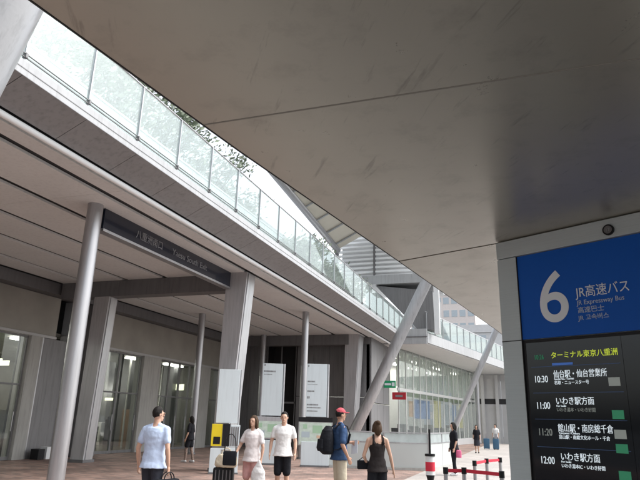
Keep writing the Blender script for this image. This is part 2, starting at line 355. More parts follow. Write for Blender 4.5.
# sign beam, navy with station exit name
es = thing('exit_sign_beam', (-9.3, 14.2, 5.7), 'long navy overhead sign 八重洲南口 Yaesu South Exit between round post and tapered column', 'sign')
MB().box(-9.42, -9.22, 10.85, 17.38, 5.80, 6.30, .008).build('sign_box', 'sign_navy', es)
MB().box(-9.42, -9.20, 10.85, 17.38, 5.735, 5.797).build('lower_trim', 'steel', es)
def side_text(body, size, y, z, parent, nm, bold, sx=1):
    o = text(nm, body, size, 0, 0, 'ink', parent, 0, bold, .004, sx)
    for v in o.data.vertices:
        c = v.co.copy(); v.co = Vector((.083 - c.y, c.x + y - 14.2, c.z + z - 5.7))
side_text('八重洲南口', .25, 12.1, 5.965, es, 'japanese_lettering', 0, .98)
side_text('Yaesu South Exit', .25, 13.8, 5.97, es, 'english_lettering', 0, 1.15)

# round columns and tapered columns
def round_col(x, y, r, label, ztop=6.3):
    c = thing('round_column', (x, y, 0), label, 'column', 'round steel columns under the deck')
    MB().tube((x, y, .0), (x, y, ztop), r, seg=40, caps=True).build('shaft', 'steel', c, smooth=True)
    MB().tube((x, y, ztop - .10), (x, y, ztop - .002), r * .72, seg=32).build('collar', 'dark', c)
    MB().tube((x, y, .006), (x, y, .09), r + .05, r + .02, seg=32).build('base_ring', 'beam', c, smooth=True)
round_col(-9.3, 10.6, .175, 'bright round steel column nearest to the viewer at left, in front of the station doors')
round_col(-9.3, 25, .15, 'slim round steel column rising behind the pale totem with a map board')
round_col(-14.4, 24.6, .16, 'thin round column left of the tapered column, behind the walkers')
round_col(-14.4, 31.8, .16, 'farthest slim round column beside the black doorway recess')
def fin(x0, x1t, x1b, y0, y1, label, zt=6.3):
    c = thing('tapered_column', ((x0 + x1b) / 2, y0, 0), label, 'column', 'tapered steel columns under the deck edge')
    MB().hexa([(x0 - .08, y0, 0), (x1b, y0, 0), (x1b, y1, 0), (x0 - .08, y1, 0)], [(x0, y0, zt), (x1t, y0, zt), (x1t, y1, zt), (x0, y1, zt)]).build('shaft', 'fin', c)
    MB().box(x0 - .14, x1b + .05, y0 - .05, y1 + .05, .006, .1).build('base_plate', 'beam', c)
    MB().hexa([(x1b + .001, y0 + .08, .1), (x1b + .03, y0 + .08, .1), (x1b + .03, y1 - .08, .1), (x1b + .001, y1 - .08, .1)], [(x1t + .001, y0 + .08, zt - .05), (x1t + .03, y0 + .08, zt - .05), (x1t + .03, y1 - .08, zt - .05), (x1t + .001, y1 - .08, zt - .05)]).build('side_cladding', 'steel_light', c)
fin(-9.38, -8.62, -9.0, 17.4, 18.05, 'wide tapered grey column behind the leftmost pale totem')
fin(-9.55, -8.75, -9.1, 32.2, 33.2, 'tapered grey column farther off, beside the foot of the leaning strut')

fin(-14.85, -14.2, -14.4, 17.56, 18.04, 'tapered grey pillar under the left end of the nearer cross beam', 5.718)

# leaning struts of the great roof
def strut(p, slope, r, z1, label):
    x, y = p; c = thing('leaning_strut', (x, y, 0), label, 'strut', 'leaning struts of the big roof')
    MB().tube((x, y, 0), (x + slope * z1, y, z1), r * .92, r * 1.05, seg=40).build('shaft', 'steel_light', c, smooth=True)
    MB().tube((x, y, .006), (x + slope * .15, y, .15), r * 1.25, seg=32).build('foot', 'beam', c, smooth=True)
strut((-9.3, 31.4), .506, .31, 14, 'thick pale leaning strut rising past the deck edge in mid picture')
strut((-5.75, 45), .47, .225, 14, 'farther pale leaning strut crossing the glass frontage at right')
strut((-6.95, 3.7), .37, .42, 13, 'huge leaning strut close by at the top left corner')

# ------------------------------------------------------------------ station building, left facade
st = thing('station_building', (-17, 15, 0), 'grey and tan station frontage with tall glass doors under the deck', 'building')
WX = -17
MB().box(WX - .3, WX, -4, 18.25, 4.38, 5.86).build('upper_wall', 'tan', st)
MB().box(WX - .3, WX, 20.6, 33.3, 4.38, 5.86).build('upper_wall', 'tan', st)
MB().box(WX - .3, WX + .45, -4, 33.3, 5.88, 6.298).build('ceiling_bulkhead', 'beam', st)
MB().box(WX - 1.2, WX - 1.1, 18.2, 20, 0, 6.2).build('recess_back', 'dark', st)
hb = MB(); hb.box(WX - .05, WX + .06, -4, 18.25, 4.28, 4.375, .006); hb.box(WX - .05, WX + .06, 20.6, 33.3, 4.28, 4.375, .006); hb.build('door_head_rail', 'gpanel_light', st)
def pil(y0, y1, mt='concrete', dx=.1, z1=4.278, x0=WX - .4): return MB().box(x0, WX + dx, y0, y1, 0, z1, .01).build('pillar', mt, st)
pil(17.0, 17.55); pil(17.65, 18.9, 'gpanel', .02); pil(18.95, 19.25, 'gpanel', .14, 5.86)
pil(19.5, 20.75, 'gpanel', .5, 5.86); pil(23.95, 25.35); pil(29.3, 30.3); pil(31.6, 33.3, 'gpanel', .05)
MB().box(WX + .0, WX + .07, 17.56, 17.62, 0, 4.27).build('steel_strip', 'steel_light', st)
def glazed(y0, y1, n):
    for i in range(n):
        a = y0 + (y1 - y0) * i / n; c = y0 + (y1 - y0) * (i + 1) / n
        f = MB(); t = .045
        f.box(WX - .12, WX - .04, a, a + t, 0, 4.27); f.box(WX - .12, WX - .04, c - t, c, 0, 4.27); f.box(WX - .12, WX - .04, a + t, c - t, 4.2, 4.27); f.box(WX - .12, WX - .04, a + t, c - t, 0.01, .12); f.box(WX - .12, WX - .04, a + t, c - t, 2.5, 2.56)
        d = f.build('glass_door', 'gpanel', st)
        MB().box(WX - .085, WX - .075, a + t, c - t, .12, 4.2).build('pane', 'dglass', d)
        MB().tube((WX, c - .14, .95), (WX, c - .14, 1.6), .015, seg=8).build('handle', 'steel_light', d)
glazed(8.5, 16.98, 6); glazed(20.77, 23.93, 2); glazed(25.37, 29.28, 4); glazed(30.32, 31.58, 1)
MB().box(WX - .1, WX - .01, 24.0, 25.3, 1.30, 1.36).build('rail', 'steel', st)
# interior seen through the doors
MB().box(-30, WX - .42, 2, 33.2, -.05, .02).build('interior_floor', 'ifloor', st)
MB().box(-30.2, -30, 2, 33.2, 0, 5).build('interior_wall', 'interior', st)
MB().box(-30, WX - .42, 2, 33.2, 4.5, 4.6).build('interior_ceiling', 'interior', st)
MB().box(-30, WX - .42, 33.1, 33.2, 0, 4.5).build('interior_end_wall', 'interior', st)
for x in (-19.5, -22.5, -26):
    for y in (9, 12.5, 16, 19.5, 23, 27, 30.5):
        MB().box(x - .12, x + .12, y - .9, y + .9, 4.40, 4.46).build('ceiling_lamp', 'lamp', st)
for (x, y) in ((-21.5, 14.2), (-21.5, 24), (-23, 29), (-20, 31.2), (-26, 18), (-20.5, 27.6)):
    MB().box(x - .35, x + .35, y - .35, y + .35, 0, 4.5).build('interior_pillar', 'gpanel', st)
for (x, y, z, mm) in ((-20, 17.9, 3.1, 'greenlit'), (-21, 25.4, 3.3, 'lamp'), (-22, 30.2, 3.0, 'lamp'), (-24, 27, 2.2, 'greenlit')):
    MB().box(x - .5, x + .5, y - .04, y + .04, z - .22, z + .22).build('hanging_sign', mm, st)

M['clut_d'] = mat('dark_shop_fitting', (.05, .05, .06), .4, 0, .3, 3); M['clut_w'] = mat('white_shop_fitting', (.6, .6, .57), .5, 0, .1, 3); M['clut_b'] = mat('brown_shop_fitting', (.25, .16, .10), .5, 0, .3, 3)
rc = random.Random(5)
for i in range(26):
    y = rc.uniform(11, 32); x = rc.uniform(-24, -18.6); h = rc.uniform(.9, 2.3); a = rc.uniform(.12, .5)
    MB().box(x - a, x + a, y - rc.uniform(.1, .4), y + .3, .021, h, .01).build('shop_counter', rc.choice(['clut_d', 'clut_w', 'clut_b', 'clut_d']), st)
for i in range(22):
    y = rc.uniform(13, 32); x = rc.uniform(-23, -18.4)
    MB().tube((x, y, .02), (x, y, 4.5), .05, seg=10).build('interior_pole', rc.choice(['clut_w', 'clut_d']), st)
for i in range(14):
    y = rc.uniform(13, 32); x = rc.uniform(-24, -19); z = rc.uniform(2.3, 3.6)
    MB().box(x - rc.uniform(.2, .7), x + .3, y - .03, y + .03, z, z + rc.uniform(.12, .35)).build('lit_shop_sign', 'lamp2', st)
# end wall behind the second bay
ew = thing('end_wall', (-13, 33.6, 0), 'grey panelled wall closing the covered passage with a tall black doorway recess', 'wall')
yy = 33.5
pn = MB()
for x0, x1 in ((-12.9, -11.9), (-11.88, -10.9), (-10.88, -9.9), (-9.88, -8.45)): pn.box(x0, x1, yy, yy + .2, 0, 2.9, .006); pn.box(x0, x1, yy, yy + .2, 2.93, 5.9, .006)
for x0, x1 in ((-17, -16), (-15.98, -14.95)): pn.box(x0, x1, yy, yy + .2, 0, 5.9, .006)
pn.build('wall_panels', 'gpanel', ew)
MB().box(-17, -8.45, yy - .05, yy + .2, 5.92, 6.297).build('header', 'beam', ew)
rb_ = MB(); rb_.box(-15.0, -12.85, yy + 1.2, yy + 1.3, 0, 6.25); rb_.box(-15.05, -14.95, yy + .21, yy + 1.19, 0, 6.25); rb_.box(-12.88, -12.8, yy + .21, yy + 1.19, 0, 6.25); rb_.box(-14.94, -12.9, yy + .21, yy + 1.19, 5.93, 6.2); rb_.build('recess_back', 'dark', ew)
for x in (-14.9, -13.97, -13.03): MB().box(x - .03, x + .03, yy + .1, yy + .16, 0, 5.9).build('door_frame', 'gpanel', ew)
MB().box(-14.9, -13.0, yy + .1, yy + .16, 2.5, 2.6).build('transom', 'gpanel', ew)
sw = thing('side_wall', (-8.4, 36, 0), 'dark grey wall between leaning strut and glass frontage', 'wall')
s_ = MB()
for a, b in ((33.5, 35), (35.02, 36.5), (36.52, 38.2)): s_.box(-8.65, -8.35, a, b, 0, 2.6, .006); s_.box(-8.65, -8.35, a, b, 2.66, 6.29, .006)
s_.build('wall_panels', 'gpanel', sw)

# ------------------------------------------------------------------ glass frontage, second building
A = Vector((-7.8, 38.4, 0)); D = Vector((.157, .9876, 0)); N = Vector((D.y, -D.x, 0))
g2 = thing('glass_frontage', A, 'tall pale green glass shop frontage with coloured posters behind it, at right', 'building', rz=math.atan2(-D.x, D.y))
def G(nm, mt, *b, parent=g2): return MB().box(*b).build(nm, mt, parent, True)   # local: x out of the wall, y along it
L2 = 20
for i in range(15):
    y = i * L2 / 14
    G('mullion', 'mull', -.03, .025, y - .04, y + .04, 0, 6.28)
for i in range(14):
    y = i * L2 / 14; y2 = (i + 1) * L2 / 14
    G('window_pane', 'fglass', -.012, .0, y + .045, y2 - .045, .5, 3.55)
    G('window_pane', 'fglass', -.012, .0, y + .045, y2 - .045, 3.75, 6.28)
G('transom', 'mull', -.03, .04, -.2, L2, 3.56, 3.74)
G('plinth', 'gpanel_light', -.1, .14, -.2, L2, .004, .48)
G('interior_back', 'white', -5, -4.9, 0, L2, 0, 6.2)
G('interior_floor', 'ifloor', -4.9, -.1, 0, L2, 0.006, .05)
G('interior_ceiling', 'white', -4.9, -.1, 0, L2, 6.1, 6.2)
M['reflect_green'] = mat('pale_green_reflection', (.60, .64, .56), .7, 0, .35, 2.5, stretch=(3, 3, .3))
for i in range(0, 24): G('reflection_panel', 'reflect_green', -.16, -.13, i * .8 + .06, i * .8 + .62 + .1 * math.sin(i * 5.1), 3.85 + .2 * math.sin(i * 2.2), 6.05)  # pale green panels stand in for striped reflections in the upper glass
M['hedge'] = mat('green_band', (.16, .22, .08), .8, 0, .5, 4, .4, 20)
G('green_band', 'hedge', -.10, -.07, 1.6, 18, 3.28, 3.55)
M['p_or'] = mat('orange_poster', (.60, .36, .20), .5, 0, .4, 5); M['p_bl'] = mat('blue_poster', (.16, .26, .50), .5, 0, .5, 3); M['p_ye'] = mat('yellow_poster', (.60, .52, .20), .5, 0, .3, 3); M['p_gr'] = mat('grey_poster', (.30, .33, .36), .5, 0, .5, 4)
for a, b, z0, z1, mm in ((2.1, 3.0, 2.0, 3.0, 'p_or'), (3.2, 6.6, 1.9, 3.15, 'p_bl'), (7.6, 9.3, 1.3, 3.25, 'p_ye'), (10, 11.8, 1.6, 3.1, 'p_gr'), (12.5, 13.6, 1.6, 3.1, 'p_bl'), (14.3, 15.6, 1.3, 3.2, 'p_ye')):
    G('poster', mm, -.08, -.06, a, b, z0, z1)
for i in range(16): G('display_shelf', 'gpanel' if i % 3 else 'dark', -1.3, -.8, .9 + i * 1.15, 1.6 + i * 1.15, .05, 1.0 + .5 * ((i * 37) % 5) / 4)
for i in range(4):
    for k in range(2): MB().box(-1.6 - 2 * k, -1.4 - 2 * k, 2 + i * 5, 4 + i * 5, 6.0, 6.07).build('ceiling_lamp', 'lamp', g2, True)  # added lamps, brighten the frontage from behind its glass
gs = thing('green_emergency_exit_sign', (-7.35, 36.7, 3.8), 'green rectangular hanging sign near the leaning strut', 'sign')
MB().box(-8.40, -7.62, 36.66, 36.74, 3.62, 4.05, .01).build('board', 'green', gs)
MB().box(-8.30, -7.9, 36.645, 36.657, 3.78, 3.9).build('pictogram', 'letter', gs); MB().box(-7.85, -7.68, 36.645, 36.657, 3.72, 3.95).build('arrow', 'letter', gs)
MB().box(-8.02, -7.98, 36.68, 36.72, 4.05, 6.24).build('hanger', 'beam', gs)
rs = thing('red_shop_sign', (-7.0, 37, 3.1), 'red hanging board just below and right of the green sign', 'sign')
MB().box(-7.9, -7.05, 36.96, 37.04, 2.95, 3.38, .01).build('board', 'redboard', rs); MB().box(-7.7, -7.25, 36.945, 36.957, 3.1, 3.22).build('lettering_strip', 'ink', rs)
MB().box(-7.5, -7.46, 36.98, 37.02, 3.38, 6.24).build('hanger', 'beam', rs)

# ------------------------------------------------------------------ second deck segment
d2 = thing('far_walkway_deck', (-5.67, 36.5, 6.3), 'farther white edged walkway deck stepping out over the glass frontage', 'walkway')
E0 = Vector((-5.67, 36.5, 0)); ED = Vector((3.19, 15.3, 0)).normalized(); E1 = E0 + ED * 34
MB().prism([(-14, 36.5, 6.27), (-5.67, 36.5, 6.27), (E1.x, E1.y, 6.27), (-14, E1.y, 6.27)], (0, 0, .6)).build('slab', 'ceiling', d2)
MB().bar(E0 + Vector((.06, 0, 6.62)), E1 + Vector((.06, 0, 6.62)), .1, .60).build('edge_fascia', 'fascia', d2)
MB().box(-8.3, -5.60, 36.36, 36.49, 6.24, 7.17, .01).build('end_fascia', 'fascia', d2)
MB().box(-8.3, -5.55, 36.30, 36.36, 6.66, 6.70).build('fascia_strip', 'beam', d2)  # thin grey strip along the front of the end fascia
for k in range(18):
    a = E0 + ED * (k * 1.5 + .2); b = E0 + ED * (k * 1.5 + 1.65)
    MB().bar(a + Vector((0, 0, 7.6)), b + Vector((0, 0, 7.6)), .012, 1.2).build('glass_pane', 'pglass', d2)
    MB().box(a.x - .03, a.x + .03, a.y - .04, a.y - .0, 6.9, 8.25).build('glass_post', 'steel_light', d2)
MB().bar(E0 + Vector((0, 0, 8.25)), E1 + Vector((0, 0, 8.25)), .05, .05).build('handrail', 'steel_light', d2)

# escalator enclosure and louvres above the deck
sc = thing('stair_enclosure', (-6.8, 37, 6.9), 'dark grey sloping stair enclosure beside the leaning strut above the deck', 'enclosure')
MB().prism([(-8.9, 36.8, 10.1), (-5.25, 36.8, 9.6), (-5.2, 36.8, 7.18), (-6.2, 36.8, 7.18)], (0, 4, 0)).build('panel_wall', 'gpanel', sc)
MB().bar((-9.6, 36.6, 10.35), (-6.3, 36.6, 7.2), .12, .45, up=(0, 1, 0)).build('handrail_band', 'fascia', sc)
MB().box(-5.17, -4.85, 36.8, 37.1, 6.9, 10.2).build('corner_post', 'white', sc)
MB().box(-9.8, -5.0, 36.6, 41, 10.15, 10.75).build('roof_edge', 'fascia', sc)
lv = thing('louvre_screen', (-9.5, 37.5, 10.8), 'horizontal slatted louvre screen high above the deck under the canopy edge', 'louvre')
s_ = MB()
for i in range(13): s_.box(-11.7, -6.6, 37.4, 37.55, 10.85 + i * .3, 10.98 + i * .3)
s_.build('slats', 'white', lv)
MB().box(-11.9, -11.7, 37.3, 37.6, 6.9, 15).build('post', 'beam', lv); MB().box(-9.2, -9.08, 37.36, 37.6, 10.76, 15).build('upright', 'beam', lv)
MB().box(-11.7, -6.6, 38.4, 38.5, 10.8, 14.8).build('backing', 'gpanel_light', lv)

# glazed pavilion and frosted wall standing on the deck
pv = thing('glazed_pavilion', (-12, 24, 6.9), 'pale green glass pavilion on top of the deck behind the parapet', 'building')
for i in range(13): MB().box(-12.04, -11.96, 24 + i - .03, 24 + i + .03, 6.9, 10.8).build('mullion', 'mull', pv)
for i in range(12): MB().box(-12.01, -12, 24 + i + .035, 24 + i + .965, 6.92, 10.8).build('window_pane', 'frost', pv)
MB().box(-16, -11.8, 23.9, 36.2, 10.81, 11.05).build('roof', 'fascia', pv)
MB().box(-16, -15.9, 24, 36, 6.9, 10.8).build('back_wall', 'white', pv)
fw = thing('frosted_screen', (-10, 13, 6.9), 'low frosted glass screen along the deck behind the parapet', 'screen')
for i in range(10): MB().box(-10.02, -10, 4 + i * 1.95, 4 + i * 1.95 + 1.92, 6.92, 9.42).build('glass_pane', 'frost', fw)
MB().box(-10.05, -9.97, 4, 23.5, 9.421, 9.48).build('cap_rail', 'steel', fw)

# membrane roof above the deck with its edge tube
mr = thing('membrane_roof', (-10, 28, 13), 'white ribbed membrane roof with a grey edge tube seen above the deck glass', 'roof')
M['memb'] = mat('membrane', (.62, .58, .50), .8, 0, .06, 2)
MB().hexa([(-11.6, 19, 14.3), (-11.6, 37, 12.8), (-4.5, 37, 16.4), (-4.5, 19, 17.9)], [(-11.6, 19, 14.35), (-11.6, 37, 12.85), (-4.5, 37, 16.45), (-4.5, 19, 17.95)]).build('membrane', 'memb', mr)
MB().tube((-11.6, 12, 14.9), (-11.6, 37, 12.75), .21, seg=20).build('edge_tube', 'steel', mr, smooth=True)
for k in range(9):
    y = 20 + 2 * k; z = 14.3 - (y - 19) / 18 * 1.5
    MB().tube((-11.6, y, z - .1), (-4.5, y, z + 3.5), .06, seg=8).build('rib', 'steel', mr, smooth=True)

# ------------------------------------------------------------------ far end building and city behind
fb = thing('far_grey_building', (-2, 60.5, 0), 'far grey panelled wall with a dark band at the end of the walkway', 'building')
s_ = MB()
for i in range(9):
    x = -7 + i * 1.55; s_.box(x, x + 1.5, 60, 60.3, 0, 3.5, .01); s_.box(x, x + 1.5, 60, 60.3, 4.0, 6.2, .01)
s_.build('wall_panels', 'gpanel_light', fb); MB().box(-7, 7, 60.1, 60.4, 3.5, 4.0).build('dark_band', 'dark', fb)
for i in range(6): MB().box(-4.2 + i * 1.3, -3.9 + i * 1.3, 59.7, 59.98, 0, 6.2).build('pilaster', 'gpanel_light', fb)
round_col(-4.35, 57, .2, 'pale slim column far off before the grey end wall', 6.27)
def tower(name, x0, x1, y0, y1, h, wall, label, floors, cols, mt):
    t = thing(name, ((x0 + x1) / 2, y0, 0), label, 'building')
    MB().box(x0, x1, y0, y1, 0, h).build('walls', wall, t)
    fh = h / floors; cw = (x1 - x0) / cols
    for i in range(floors):
        for j in range(cols): MB().box(x0 + j * cw + cw * .15, x0 + (j + 1) * cw - cw * .15, y0 - .06, y0 + .02, i * fh + fh * .3, i * fh + fh * .8).build('window', mt, t)
    MB().box(x0 - .2, x1 + .2, y0 - .2, y1, h, h + 1.2).build('parapet', wall, t)
M['pinkwall'] = mat('pink_beige_wall', (.70, .64, .61), .7); M['bwall'] = mat('pale_concrete', (.60, .60, .60), .7); M['bluewin'] = mat('blue_window', (.42, .48, .52), .3)  # city wall and window colours paled to imitate distance haze
tower('office_tower', -27, -11, 150, 170, 33, 'pinkwall', 'pink beige tower block in the distance above the far walkway', 10, 8, 'bluewin')
tower('office_block', -14, 6, 96, 110, 15.5, 'bwall', 'white office block with blue window bands behind the far walkway', 7, 2, 'bluewin')
tower('reflection_block', -30, 40, -60, -50, 30, 'gpanel_light', 'unseen grey block added behind the viewer to reflect in the departure screen', 8, 3, 'bluewin')  # unseen block, added to keep sky reflection off the departure screen

# ------------------------------------------------------------------ trees on the deck
def tree(x, y, z0, h, label, seed):
    rnd = random.Random(seed)
    t = thing('deck_tree', (x, y, z0), label, 'tree', 'trees planted on the deck')
    tk = MB(); tips = []
    tk.tube((x, y, z0), (x + .05, y, z0 + h * .45), .11, .07, 10)
    for k in range(11):
        a = rnd.uniform(0, 6.28); zb = z0 + h * rnd.uniform(.25, .5); l = h * rnd.uniform(.22, .42)
        e = Vector((x + math.cos(a) * l * .75, y + math.sin(a) * l * .75, zb + l * .9)); s0 = Vector((x + .03, y, zb)); md = s0.lerp(e, .5) + Vector((0, 0, -.08))
        tk.tube(s0, md, .045, .03, 7); tk.tube(md, e, .03, .012, 6); tips += [md, e]
        for q in range(4):
            e2 = e + Vector((rnd.uniform(-1, 1), rnd.uniform(-1, 1), rnd.uniform(-.1, 1))) * h * .12; tk.tube(md.lerp(e, .3 + .2 * q), e2, .014, .006, 5); tips.append(e2)
    tk.build('trunk', 'bark', t)
    cr = MB(); bm = cr.bm
    for p in tips:
        for q in range(rnd.randint(35, 80)):
            c = p + Vector([rnd.gauss(0, .27) for _ in range(3)]); n = Vector([rnd.gauss(0, 1) for _ in range(3)]).normalized(); u = n.orthogonal().normalized(); v = n.cross(u); s = rnd.uniform(.03, .085)
            bm.faces.new([bm.verts.new(c + u * s * 1.6), bm.verts.new(c + v * s * .7), bm.verts.new(c - u * s * 1.6), bm.verts.new(c - v * s * .7)])
    cr.build('crown', 'leaf', t)
for i, (x, y, h, lb) in enumerate(((-12.5, 13.2, 6.0, 'thin leafy deck tree nearest the top left, seen above the parapet glass'), (-12.8, 16.6, 6.4, 'bushy deck tree second from the left above the parapet glass'), (-12.4, 19.6, 6.0, 'deck tree third from the left above the parapet glass'), (-13.2, 22.6, 5.6, 'deck tree beside the left end of the green glass pavilion'), (-18.5, 27.5, 8, 'taller tree standing behind the glass pavilion roof'), (-11.4, 10.9, 5.0, 'small deck tree at the top left just right of the first glass post'), (-9.3, 23.6, 2.3, 'low deck tree before the near end of the pavilion'), (-9.4, 27.2, 2.2, 'low deck tree before the middle of the pavilion'), (-9.2, 31.0, 2.1, 'low deck tree before the far end of the pavilion'))):
    tree(x, y, 6.9, h, lb, 11 + i)

# ------------------------------------------------------------------ totems and map boards
def totem(x, y, label, kind, k=1):
    t = thing('information_totem', (x, y, 0), label, 'sign', 'pale information totems in a row', rz=math.atan2(-x, y)); t.scale = (k, 1, k)
    MB().box(-.38, .38, -.05, .05, 1.72, 3.62, .008).build('upper_panel', 'panel_white', t, True)
    MB().tube((.43, .02, 0), (.43, .02, 3.62), .035, seg=16).build('pole', 'steel_light', t, True, True)
    MB().box(-.5, .5, -.12, .12, .06, .86, .01).build('lower_cabinet', 'panel_white', t, True)
    MB().box(-.52, .52, -.14, .14, .004, .06).build('base', 'beam', t, True)
    if kind == 0:
        MB().box(-.5, -.12, -.10, .04, .93, 1.68, .01).build('yellow_rack', 'yellow', t, True)
        MB().box(-.11, .15, -.12, .02, .93, 1.70, .01).build('black_rack', 'black', t, True)
        MB().box(-.42, -.18, -.106, -.101, 1.0, 1.25).build('notice', 'black', t, True)
        r = MB().box(.16, .5, -.10, .02, .9, 1.66, .01).build('leaflet_rack', 'panel_white', t, True)
        for k in range(4): MB().box(.19 + k * .075, .235 + k * .075, -.115, -.102, .95, 1.6).build('leaflet', 'gpanel', r, True)
    else:
        # printing: blocks of small grey text, too small to read
        lines = [(3.52, .05, .08), (3.3, .42, .06), (3.2, .3, .03)] if kind == 1 else [(3.5, .05, .08), (2.95, .26, .05), (2.86, .36, .015), (2.6, .25, .05), (2.36, .08, .08), (2.12, .4, .05), (2.02, .5, .04), (1.9, .38, .04)]
        for z, l, h in lines:
            g = MB(); x0 = -.33
            while x0 < -.33 + l:
                ww = min(.045, -.33 + l - x0 + .01); g.box(x0, x0 + ww * .8, -.054, -.0505, z, z + h); x0 += .05
            g.build('printed_lines', 'gpanel', t, True)
        MB().box(-.62, .62, -.10, .0, .72 if kind == 2 else .9, 1.68, .008).build('map_frame', 'steel_light', t, True)
        M.setdefault('map', mat('pale_map_print', (.52, .62, .55), .35, 0, .3, 9))
        MB().box(-.58, .58, -.106, -.101, .76 if kind == 2 else .94, 1.52).build('map_print', 'map', t, True)
        for (a, b_, c_, d_, mm) in ((-.5, -.2, 1.0, 1.2, 'p_gr0'), (-.1, .25, 1.15, 1.42, 'p_gn0'), (.3, .5, .98, 1.1, 'p_gr0'), (-.45, -.3, 1.3, 1.45, 'p_gn0'), (.05, .2, .98, 1.08, 'p_or0')):
            M.setdefault(mm, mat('map_patch_' + mm, dict(p_gr0=(.40, .48, .52), p_gn0=(.34, .52, .36), p_or0=(.6, .42, .3))[mm], .4))
            MB().box(a, b_, -.109, -.1065, c_, d_).build('map_patch', mm, t, True)
        if kind == 2: MB().box(-.62, .62, -.115, -.09, 1.54, 1.70, .004).build('map_title_bar', 'black', t, True)
    return t
totem(-8.72, 16.85, 'leftmost pale totem sign with yellow and black leaflet racks below', 0, .84)
totem(-9.1, 21.1, 'middle pale totem sign with one short dark text line at the top', 1)
totem(-7.4, 21.3, 'rightmost pale totem sign with several text lines and a map board below', 2)

# low white screen wall
lw = thing('low_panel_wall', (-5.2, 22, 0), 'long low whitish glass panel wall behind the standing travellers', 'wall')
P = [Vector((-7.0, 21.5, 0)), Vector((-5.0, 21.95, 0)), Vector((-3.45, 22.3, 0)), Vector((-3.05, 26.0, 0))]
M['pw'] = mat('whitish_panel', (.46, .49, .48), .25, 0, .05, 1.2)
for a, b in zip(P, P[1:]):
    n_ = max(1, round((b - a).length / 1.5)); dd = (b - a) / n_
    for i in range(n_):
        p = a + dd * i; q = p + dd; e = dd.normalized() * .012
        MB().bar(p + e + Vector((0, 0, .49)), q - e + Vector((0, 0, .49)), .06, .80).build('lower_panel', 'pw', lw)
        MB().bar(p + e + Vector((0, 0, 1.08)), q - e + Vector((0, 0, 1.08)), .02, .30).build('upper_glass', 'frost', lw)
        MB().box(p.x - .03, p.x + .03, p.y - .05, p.y + .05, .09, 1.24).build('post', 'steel_light', lw)
    MB().bar(a + Vector((0, 0, 1.26)), b + Vector((0, 0, 1.26)), .07, .035).build('top_rail', 'steel_light', lw)
    MB().bar(a + Vector((0, 0, .91)), b + Vector((0, 0, .91)), .075, .03).build('mid_rail', 'steel', lw)
    MB().bar(a + Vector((0, 0, .045)), b + Vector((0, 0, .045)), .2, .08).build('base_kerb', 'concrete', lw)

# belt stanchions
def stanchion(x, y, lb):
    t = thing('belt_stanchion', (x, y, 0), lb, 'barrier post', 'queue barrier posts')
    MB().tube((0, 0, .03), (0, 0, .93), .03, seg=16).build('pole', 'steel', t, True, True)
    MB().tube((0, 0, .006), (0, 0, .035), .17, .15, seg=28).build('base', 'black', t, True, True)
    MB().tube((0, 0, .90), (0, 0, .99), .038, seg=20).build('belt_head', 'black', t, True, True)
    return Vector((x, y, .945))
sa = stanchion(-1.22, 9.4, 'leftmost belt post where the low red belt begins')
sb = stanchion(-.97, 9.55, 'belt post in front of the person in black trousers')
sf_ = stanchion(-.42, 9.2, 'belt post hard beside the sign, nearest of the right pair')
sc_ = stanchion(-.98, 11.5, 'belt post standing just behind the red belt, left of the rear row')
sd_ = stanchion(-.83, 12.4, 'middle belt post of the rear row')
se_ = stanchion(-.61, 13.0, 'farthest belt post of the rear row near the sign')
for a, b, lb in ((sa, sb, 'red belt between the two left posts'), (sb, sf_, 'broad bright red belt running to the sign edge'), (sc_, sd_, 'thin red belt of the rear row, left span'), (sd_, se_, 'thin red belt of the rear row, right span')):
    d = (b - a).normalized() * .04
    o = MB().bar(a + d, b - d, .003, .05).build('barrier_belt', 'red'); tag(o, lb, 'belt', 'red queue belts')
mp_ = thing('marker_pole', (-1.67, 10.87, 0), 'black pole with a red and white drum beside the queue belts', 'marker')
MB().tube((0, 0, .01), (0, 0, 1.5), .018, seg=12).build('pole', 'black', mp_, True, True)
MB().tube((0, 0, .006), (0, 0, .05), .18, .15, seg=24).build('base', 'black', mp_, True, True)
MB().tube((0, 0, .76), (0, 0, 1.06), .08, seg=28).build('drum', 'white', mp_, True, True)
MB().tube((0, 0, .82), (0, 0, .97), .082, seg=28, caps=False).build('red_band', 'red', mp_, True, True)
MB().tube((0, 0, 1.06), (0, 0, 1.10), .088, seg=28).build('drum_rim', 'black', mp_, True, True)
MB().tube((0, 0, .62), (0, 0, .76), .04, .075, seg=20).build('drum_foot', 'black', mp_, True, True)
bx = MB().box(-16.75, -16.45, 18.1, 18.4, .004, .42, .01).build('small_white_box', 'white'); tag(bx, 'small white box on the ground at the foot of the grey wall', 'box')
bx = MB().box(-16.75, -16.4, 17.65, 17.95, .004, .36, .01).build('small_dark_bin', 'black'); tag(bx, 'small black bin on the ground left of the white box', 'bin')

# ------------------------------------------------------------------ people
def remesh(bm, name, m, parent, vox=.011, smooth=3, wr=0):
    bmesh.ops.triangulate(bm, faces=bm.faces[:])
    me = bpy.data.meshes.new(name); bm.to_mesh(me); bm.free()
    o = bpy.data.objects.new(name, me); COL.objects.link(o)
    r = o.modifiers.new('r', 'REMESH'); r.mode = 'VOXEL'; r.voxel_size = vox
    s = o.modifiers.new('s', 'SMOOTH'); s.factor = .5; s.iterations = smooth
    bpy.context.view_layer.update()
    m2 = bpy.data.meshes.new_from_object(o.evaluated_get(DG())); bpy.data.objects.remove(o)
    for p in m2.polygons: p.use_smooth = True
    if wr:
        for v in m2.vertices:
            n = noise.noise(Vector((v.co.x * 7, v.co.y * 7, v.co.z * 11))) + .5 * noise.noise(v.co * 22)
            v.co += v.normal * n * wr
    m2.materials.clear(); m2.materials.append(M[m])
    o = bpy.data.objects.new(name, m2); COL.objects.link(o); o.parent = parent
    return o
